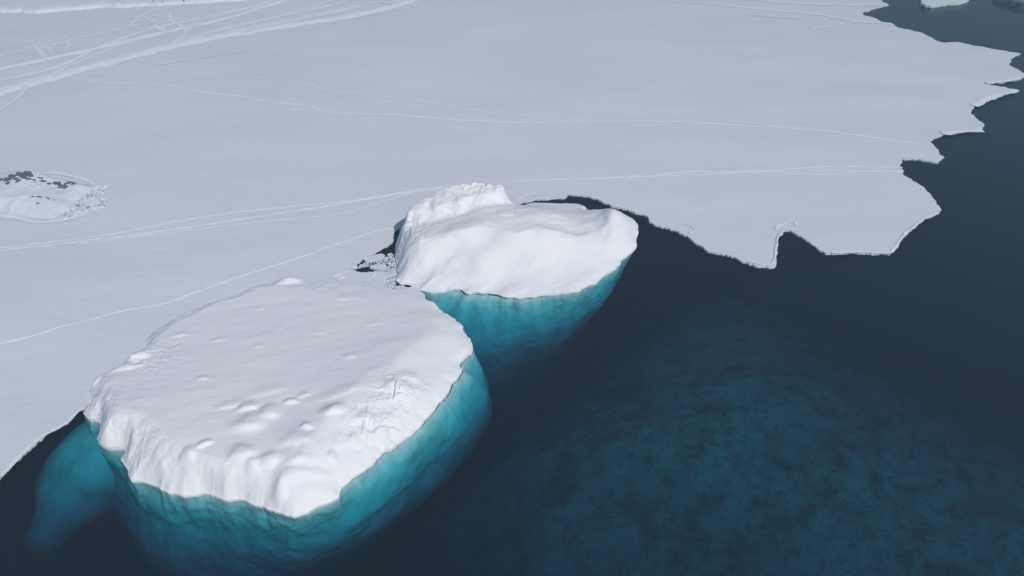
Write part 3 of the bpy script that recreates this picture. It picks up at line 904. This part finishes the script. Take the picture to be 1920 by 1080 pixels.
# rubble at the islet's right foot
RUB = [(118, 409), (133, 391), (142, 380), (160, 365), (178, 353), (188, 348), (192, 356), (192, 371), (204, 382), (190, 389), (160, 396), (137, 406)]
slush = slab("slush", rough_edge(resample(chaikin([P(a, b, FLZ) for a, b in RUB], 1), 0.25), .35, .8, 61, 4), FLZ + 0.012, FLZ - 0.02, M_grey)
tag(slush, "grey refrozen slush around the islet's ice rubble", "slush", kind="stuff")
scatter(RUB, 85, .28, .95, FLZ + .08, "white ice block in the rubble at the right foot of the snowy islet", "ice blocks piled beside the islet", 0.9, 0.72)
for a, b, w, lab in [(165, 380, 1.5, "largest white ice slab in the rubble beside the snowy islet"), (186, 352, 1.1, "upright ice slab at the upper tip of the islet's rubble")]:
    o = bpy.data.objects.new("ice_slab", CH[2]); C.objects.link(o); p = P(a, b, FLZ + .1)
    o.location = (p[0], p[1], FLZ + .12); o.scale = (w, w * .8, .5); o.rotation_euler = (0.06, -0.05, 0.4); tag(o, lab, "ice slab")

# gap between the bergs
GP = [(655, 507), (668, 495), (683, 484), (720, 464), (737, 454), (741, 475), (744, 500), (741, 541), (721, 540), (719, 528), (724, 510), (700, 508)]
PL = [("long white ice plate in the dark crack left of the domed iceberg", [(683, 485), (700, 479), (720, 475), (723, 481), (713, 486), (700, 489), (687, 492), (684, 489)]),
      ("lower triangular ice plate in the crack left of the domed iceberg", [(692, 501), (700, 497), (724, 494), (727, 506), (712, 506), (696, 503)]),
      ("small square ice plate left of the tip of the crack's slush strip", [(727, 536), (737, 534), (738, 538), (728, 539.5)]),
      ("narrow ice plate in the thin slit below the domed iceberg", [(740, 536), (751, 535.5), (751, 539), (741, 539.5)]),
      ("longest ice strip in the thin slit below the domed iceberg", [(753, 534.5), (773, 536), (773, 539.3), (753, 539)])]
for lab, pl in PL:
    w = np.array([P(a, b, 0.12) for a, b in pl]); c_ = w.mean(0)
    w = rough_edge(resample(chaikin(w, 1), 0.12), .08, 1.5, 71, 3)
    o = slab("ice_plate", w - c_, 0.16, -0.15, M_floe); o.location = (c_[0], c_[1], 0)
    tag(o, lab, "ice plate")
BAND = [(690, 490), (713, 487), (723, 482), (733, 474), (745, 478), (748, 505), (738, 540), (721, 540), (719, 528), (724, 509), (728, 495), (712, 495), (690, 500), (660, 506), (666, 499)]
scatter(BAND, 42, .14, .48, 0.03, "pale ice block jammed in the crack left of the domed iceberg", "ice blocks jammed in the crack between the icebergs", 0.8, 0.8)
crumbs("brash_ice", [BAND, BAND, [(722, 512), (743, 500), (740, 541), (720, 540)], [(738, 537), (778, 539), (778, 541.5), (738, 541.5)]], 1500, .05, .2, 0.015, M_brash,
       "grey brash ice filling the crack between the two icebergs", "brash ice")

# islets at the top right
b_root = empty("ice_floe", (*P(1770, -3, 0.3), 0))
ol = np.array([P(a, b, .7) for a, b in [(1725, 3), (1731, 10), (1745, 11.5), (1757, 11.5), (1765, 9), (1776, 9), (1786, 8), (1800, 6), (1813, 3), (1818, -3), (1805, -14), (1770, -18), (1740, -12), (1728, -4)]])
ol = rough_edge(resample(chaikin(ol, 1), 0.3), .7, .5, 81, 4)
c_ = np.array(b_root.location[:2])
slab("snow_cap", ol - c_, 0.9, 0.35, M_shore, b_root)
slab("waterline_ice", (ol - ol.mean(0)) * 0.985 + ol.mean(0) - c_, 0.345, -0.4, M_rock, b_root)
tag(b_root, "small flat snow-covered floe alone on the blue water at the top right", "ice floe")

r_root = empty("rocky_islet", (*P(1940, -5, 0), 0))
ol = np.array([P(a, b, .5) for a, b in [(1866, -3), (1880, 2), (1896, 5), (1912, 9), (1930, 16), (1990, 22), (2060, 0), (2000, -40), (1880, -22)]])
ol = rough_edge(resample(chaikin(ol, 1), 0.3), .8, .5, 83, 4)
c_ = np.array(r_root.location[:2])
slab("rock_base", ol - c_, 1.3, -3, M_rock, r_root)
slab("snow_cap", (ol - ol.mean(0)) * 0.93 + ol.mean(0) - c_ + np.array([0.4, 1.4]), 1.7, 1.1, M_shore, r_root)
tag(r_root, "dark rock shore under snow in the very top right corner", "islet")

# ------------------------------------------------------------------ trails in the snow, and sunlit floe rims painted as pale strips


def trail_rim_mat():
    m = snow_mat("trodden_snow_and_lit_rim", *FLOE_COL, scale=0.09, stretch=(0.35, 1, 1), dirs=R(-12), bump=((0.5, 0.10), (2.5, 0.03)))
    nt = m.node_tree; N = nt.nodes; L = nt.links
    b = N["Principled BSDF"]
    base = b.inputs["Base Color"].links[0].from_socket
    uv = N.new("ShaderNodeUVMap"); sx = N.new("ShaderNodeSeparateXYZ"); L.new(uv.outputs[0], sx.inputs[0])
    a = N.new("ShaderNodeMath"); a.operation = 'MULTIPLY_ADD'; a.inputs[1].default_value = 2; a.inputs[2].default_value = -1
    L.new(sx.outputs[0], a.inputs[0])
    a2 = N.new("ShaderNodeMath"); a2.operation = 'MULTIPLY'; L.new(a.outputs[0], a2.inputs[0]); L.new(a.outputs[0], a2.inputs[1])
    a3 = N.new("ShaderNodeMath"); a3.operation = 'SUBTRACT'; a3.inputs[0].default_value = 1; L.new(a2.outputs[0], a3.inputs[1])
    geo = N.new("ShaderNodeNewGeometry")
    nn = N.new("ShaderNodeTexNoise"); nn.inputs["Scale"].default_value = 1.1; nn.inputs["Detail"].default_value = 4
    L.new(geo.outputs["Position"], nn.inputs["Vector"])
    mr = N.new("ShaderNodeMapRange"); mr.inputs[1].default_value = 0.3; mr.inputs[2].default_value = 0.65; mr.inputs[3].default_value = 0.35; mr.inputs[4].default_value = 1
    L.new(nn.outputs[0], mr.inputs[0])
    at = N.new("ShaderNodeAttribute"); at.attribute_type = 'OBJECT'; at.attribute_name = "wear_and_rim"
    k1 = N.new("ShaderNodeMath"); k1.operation = 'MULTIPLY'; L.new(a3.outputs[0], k1.inputs[0]); L.new(mr.outputs[0], k1.inputs[1])
    k2 = N.new("ShaderNodeMath"); k2.operation = 'MULTIPLY'; k2.use_clamp = True; L.new(k1.outputs[0], k2.inputs[0]); L.new(at.outputs["Fac"], k2.inputs[1])
    mc = N.new("ShaderNodeMixRGB"); mc.inputs[2].default_value = (0.90, 0.905, 0.905, 1)  # trodden snow on trails; painted sunlight on the floe's rims
    L.new(k2.outputs[0], mc.inputs[0]); L.new(base, mc.inputs[1]); L.new(mc.outputs[0], b.inputs["Base Color"])
    return m


M_trail_rim = trail_rim_mat()
_tz = [FLZ + 0.016]


def trail_or_rim(pts_, width, wear_and_rim):
    ym = sum(b for a, b in pts_) / len(pts_)
    width *= 1.6 if ym > 290 else 2.2
    wear_and_rim *= 1.15 if ym > 290 else (1.5 if ym > 140 else 2.3)
    w = np.array([P(a, b, FLZ) for a, b in pts_])
    w = resample(chaikin(w, 2, closed=False), 0.35, closed=False)
    k = len(_T)
    t = np.gradient(w, axis=0); t /= np.linalg.norm(t, axis=1)[:, None] + 1e-9
    nr = np.stack([-t[:, 1], t[:, 0]], 1)
    w = w + nr * (0.16 * fbm(w[:, 0] * .45, w[:, 1] * .45, k * 3.1, 3, 90 + k))[:, None]
    hw = width * 0.5 * (1 + 0.35 * fbm(w[:, 0] * .6, w[:, 1] * .6, k * 1.7, 3, 95))
    V_ = []; F_ = []; n_ = len(w); K = 5
    z = _tz[0]; _tz[0] += 0.0015
    for j in range(K):
        f = j / (K - 1) * 2 - 1
        V_ += [(x, y, z - 0.004 + 0.014 * (1 - f * f)) for x, y in w + nr * (hw * f)[:, None]]
    for j in range(K - 1):
        F_ += [(j * n_ + i, j * n_ + i + 1, (j + 1) * n_ + i + 1, (j + 1) * n_ + i) for i in range(n_ - 1)]
    o = link("trail_and_lit_rim", V_, F_, M_trail_rim)
    uvl = o.data.uv_layers.new(name="UVMap")
    arr = np.array([((l.vertex_index // n_) / (K - 1), (l.vertex_index % n_) * 0.1) for l in o.data.loops], np.float32)
    uvl.data.foreach_set("uv", arr.ravel())
    o["wear_and_rim"] = float(wear_and_rim)
    tag(o, kind="structure")
    _T.append(o)


_T = []
TR = [
    ([(-60, 655), (0, 643), (60, 630), (140, 606), (220, 585), (310, 570), (345, 557), (400, 535), (480, 508), (560, 484), (640, 455), (690, 437), (735, 428)], .30, 1.1),
    ([(-60, 476), (0, 470), (150, 453), (300, 434), (370, 424), (470, 408), (600, 389), (690, 373), (760, 361), (830, 353), (900, 346)], .34, 1.0),
    ([(-60, 470), (0, 465), (200, 442), (330, 415), (450, 396), (550, 386), (650, 378), (720, 367), (790, 354), (850, 348)], .30, 1.0),
    ([(150, 456), (300, 438), (440, 421), (560, 409), (650, 400), (700, 383), (770, 362)], .26, .9),
    ([(920, 342), (1030, 337), (1100, 335), (1200, 331), (1250, 326), (1290, 321), (1360, 322), (1440, 320), (1540, 312), (1600, 312), (1692, 314)], .32, .95),
    ([(1130, 335), (1220, 331), (1290, 328), (1380, 324), (1440, 321), (1500, 327), (1560, 327), (1610, 321), (1692, 322)], .28, .9),
    ([(1330, 325), (1450, 320), (1520, 321), (1570, 319), (1620, 322), (1694, 321)], .24, .8),
    ([(133, 147), (210, 156), (270, 156), (320, 160), (380, 174), (450, 180), (500, 189), (550, 196), (596, 203), (603, 210), (640, 213), (740, 214), (840, 224), (950, 230), (1100, 228),
      (1270, 227), (1400, 236), (1480, 239), (1560, 246), (1650, 260), (1730, 271)], .34, .62),
    ([(243, 116), (262, 125), (310, 128), (350, 137), (450, 141), (520, 150), (570, 155), (620, 173), (700, 177), (760, 185), (850, 200), (920, 212), (1000, 218), (1080, 222), (1130, 228)], .30, .42),
    ([(1260, 228), (1300, 225), (1360, 226), (1460, 236), (1500, 240)], .28, .4),
    ([(-60, 193), (0, 175), (60, 157), (130, 137), (220, 113), (330, 85), (420, 67), (480, 58), (560, 45), (640, 34), (710, 20), (790, -4)], 2.0, .70),
    ([(-60, 185), (0, 168), (60, 150), (130, 133), (230, 108), (330, 80), (420, 62), (560, 38), (700, 5)], 1.2, .45),
    ([(-60, 143), (0, 130), (90, 110), (170, 94), (240, 76), (330, 56), (420, 36), (490, 15), (540, -3)], 1.1, .75),
    ([(-60, 160), (0, 149), (80, 135), (140, 112), (190, 86), (260, 60), (320, 45), (400, 30), (470, 15), (520, -3)], .9, .42),
    ([(-40, 182), (10, 165), (70, 150), (120, 128), (170, 105), (230, 82), (300, 66), (380, 44), (470, 22), (560, -4)], .7, .34),
    ([(-60, 118), (0, 103), (90, 86), (170, 66), (250, 46), (330, 38), (420, 23), (500, 6)], .5, .38),
    ([(-40, 114), (20, 100), (110, 74), (200, 50), (280, 36), (380, 24), (460, 9), (500, -4)], .4, .30),
    ([(0, 65), (120, 56), (240, 36)], .4, .22),
    ([(240, 52), (252, 40), (265, 28), (290, 17), (340, 11)], .5, .42),
    ([(0, 90), (60, 80), (100, 62), (180, 50)], .4, .24),
    ([(60, 84), (72, 93), (80, 101), (86, 110)], .5, .38), ([(78, 86), (95, 92), (98, 101), (90, 98)], .5, .32),
    ([(120, 92), (132, 86), (124, 78), (140, 72)], .4, .35),
    ([(320, 24), (318, 38), (345, 50), (352, 62), (340, 70), (322, 80)], .5, .38), ([(268, 30), (282, 38), (300, 44)], .5, .34), ([(290, 47), (302, 55), (314, 61)], .7, .45),
    ([(385, 26), (390, 37), (400, 36), (408, 25)], .4, .25),
    ([(320, 80), (420, 55), (520, 32), (620, 10), (680, -4)], .8, .40), ([(380, 70), (480, 48), (600, 26), (720, 2)], .7, .34), ([(460, 60), (560, 36), (650, 22), (760, 0)], .6, .30),
    ([(300, 88), (340, 76), (420, 50), (500, 36), (580, 14), (640, -4)], .6, .30),
    ([(100, 145), (112, 132), (108, 124), (124, 122), (128, 133)], .4, .3),
    ([(-40, 235), (0, 206), (30, 186), (44, 172), (50, 160)], .45, .55),
    ([(245, 112), (215, 120), (205, 130), (175, 142), (145, 148)], .4, .26),
    ([(270, 126), (380, 108), (460, 96)], .4, .14), ([(560, 60), (660, 36), (760, 14)], .4, .14),
    ([(1210, -3), (1340, 8), (1440, 19), (1530, 26), (1600, 39), (1672, 45)], .6, .5), ([(1380, -3), (1480, 6), (1560, 9), (1662, 9)], .6, .55),
    ([(1518, 54), (1560, 49), (1598, 40), (1640, 43)], .5, .36), ([(1400, 27), (1470, 34), (1500, 34)], .5, .18),
    ([(966, 374), (985, 368), (998, 364), (1006, 367)], .3, .8),
    ([(1455, 432), (1456, 423), (1470, 417), (1493, 415), (1492, 424)], .35, .8), ([(1250, 424), (1268, 418), (1284, 418), (1308, 431), (1293, 439)], .35, .45),
    ([(-40, 401), (0, 404), (30, 408), (58, 417), (90, 417), (130, 411), (160, 402)], .5, .9), ([(-30, 412), (20, 410)], .5, .6),  # raised slush pressure ridge round the islet, drawn as pale ribbons
    ([(70, 326), (108, 324), (130, 330), (160, 336), (178, 346), (190, 352)], .5, .7),
    ([(625, 521), (640, 514), (655, 509)], .5, .9), ([(703, 512), (699, 520), (686, 529)], .35, .7), ([(640, 519), (646, 524)], .9, .6),
    ([(1558, 474), (1610, 472), (1668, 475), (1676, 470), (1692, 446), (1722, 415), (1758, 399)], .28, .7),  # sunlit lower right rim of the floe, painted as a pale strip
    ([(1400, 489), (1420, 495), (1441, 499), (1451, 495), (1455, 470), (1461, 436), (1470, 429)], .22, .5),  # sunlight on the floe's pointed edge, put into the strip's colour
    ([(2, 891), (36, 855), (78, 818), (120, 796), (150, 770)], .35, .6),  # bright left rim of the floe: painted light, no trail here
    ([(1826, 199), (1866, 179), (1905, 170)], .8, .6), ([(1766, 251), (1799, 246), (1842, 245)], .7, .6), ([(1848, 156), (1877, 154), (1912, 147)], .6, .6),  # light on the floe's far right edges, painted as pale strips
]
for a in TR: trail_or_rim(*a)

# ------------------------------------------------------------------ penguins


def penguin_mat():
    m, nt, N, L = new_mat("penguin_feathers")
    b = N["Principled BSDF"]
    tc = N.new("ShaderNodeTexCoord"); sx = N.new("ShaderNodeSeparateXYZ"); L.new(tc.outputs["Object"], sx.inputs[0])
    g = N.new("ShaderNodeMath"); g.operation = 'LESS_THAN'; g.inputs[1].default_value = -0.035; L.new(sx.outputs[1], g.inputs[0])
    g2 = N.new("ShaderNodeMath"); g2.operation = 'LESS_THAN'; g2.inputs[1].default_value = 0.53; L.new(sx.outputs[2], g2.inputs[0])
    g3 = N.new("ShaderNodeMath"); g3.operation = 'MULTIPLY'; L.new(g.outputs[0], g3.inputs[0]); L.new(g2.outputs[0], g3.inputs[1])
    mx = N.new("ShaderNodeMixRGB"); mx.inputs[1].default_value = (0.02, 0.02, 0.025, 1); mx.inputs[2].default_value = (0.75, 0.75, 0.72, 1)
    L.new(g3.outputs[0], mx.inputs[0]); L.new(mx.outputs[0], b.inputs["Base Color"])
    b.inputs["Roughness"].default_value = 0.6
    return m


def penguin_mesh():
    V_, F_ = [], []

    def loft(rings, k=16):
        b0 = len(V_)
        for cx, cy, cz, rx, ry in rings:
            for i in range(k):
                t = 2 * math.pi * i / k
                V_.append((cx + rx * math.cos(t), cy + ry * math.sin(t), cz))
        for r in range(len(rings) - 1):
            for i in range(k):
                F_.append((b0 + r * k + i, b0 + r * k + (i + 1) % k, b0 + (r + 1) * k + (i + 1) % k, b0 + (r + 1) * k + i))
        F_.append(tuple(range(b0, b0 + k))[::-1]); F_.append(tuple(range(b0 + (len(rings) - 1) * k, b0 + len(rings) * k)))
    loft([(0, .03, .05, .05, .05), (0, .01, .08, .10, .10), (0, -.01, .18, .125, .125), (0, -.015, .30, .12, .12), (0, 0, .42, .095, .095), (0, 0, .50, .062, .065), (0, -.005, .55, .052, .058),
          (0, -.015, .60, .055, .068), (0, -.015, .64, .045, .055), (0, -.01, .665, .02, .03)])
    for s_ in (-1, 1):
        loft([(s_ * .15, .02, .16, .006, .02), (s_ * .15, .015, .24, .012, .035), (s_ * .13, .01, .34, .014, .035), (s_ * .10, 0, .43, .016, .03)], 10)
        loft([(s_ * .05, -.05, 0, .035, .07), (s_ * .05, -.03, .03, .028, .05), (s_ * .05, 0, .10, .03, .03)], 10)
    loft([(0, -.06, .595, .014, .012), (0, -.075, .603, .016, .05), (0, -.06, .615, .012, .015)], 8)
    loft([(0, .13, .035, .02, .04), (0, .10, .08, .04, .05), (0, .07, .14, .05, .04)], 10)
    me = bpy.data.meshes.new("penguin"); me.from_pydata(V_, [], F_); me.update()
    me.polygons.foreach_set("use_smooth", [True] * len(me.polygons))
    me.materials.append(penguin_mat())
    return me


pm = penguin_mesh()
for px, py, rz, lab in [(288.5, 2.4, 70, "black and white penguin standing leftmost on the snow bank at the top edge"), (304, 2.6, -20, "black and white penguin in the middle of three on the top snow bank"),
                        (345, 3.2, 150, "black and white penguin standing rightmost and apart on the top snow bank")]:
    o = bpy.data.objects.new("penguin", pm); C.objects.link(o)
    p = P(px, py, 1.25); o.location = (p[0], p[1], 1.17); o.rotation_euler = (0, 0, R(rz)); o.scale = (1.15, 1.15, 1.1)
    tag(o, lab, "penguin", "penguins on the top snow bank")

# ------------------------------------------------------------------ haze
m, nt, N, L = new_mat("haze_air")
for n_ in list(N): N.remove(n_)
out = N.new("ShaderNodeOutputMaterial")
pv = N.new("ShaderNodeVolumePrincipled")
pv.inputs["Color"].default_value = (0.42, 0.60, 0.76, 1)
pv.inputs["Density"].default_value = 0.0013
L.new(pv.outputs[0], out.inputs["Volume"])
tag(box("haze", -1600, 1600, -700, 3100, -35.5, 63, m), kind="stuff")
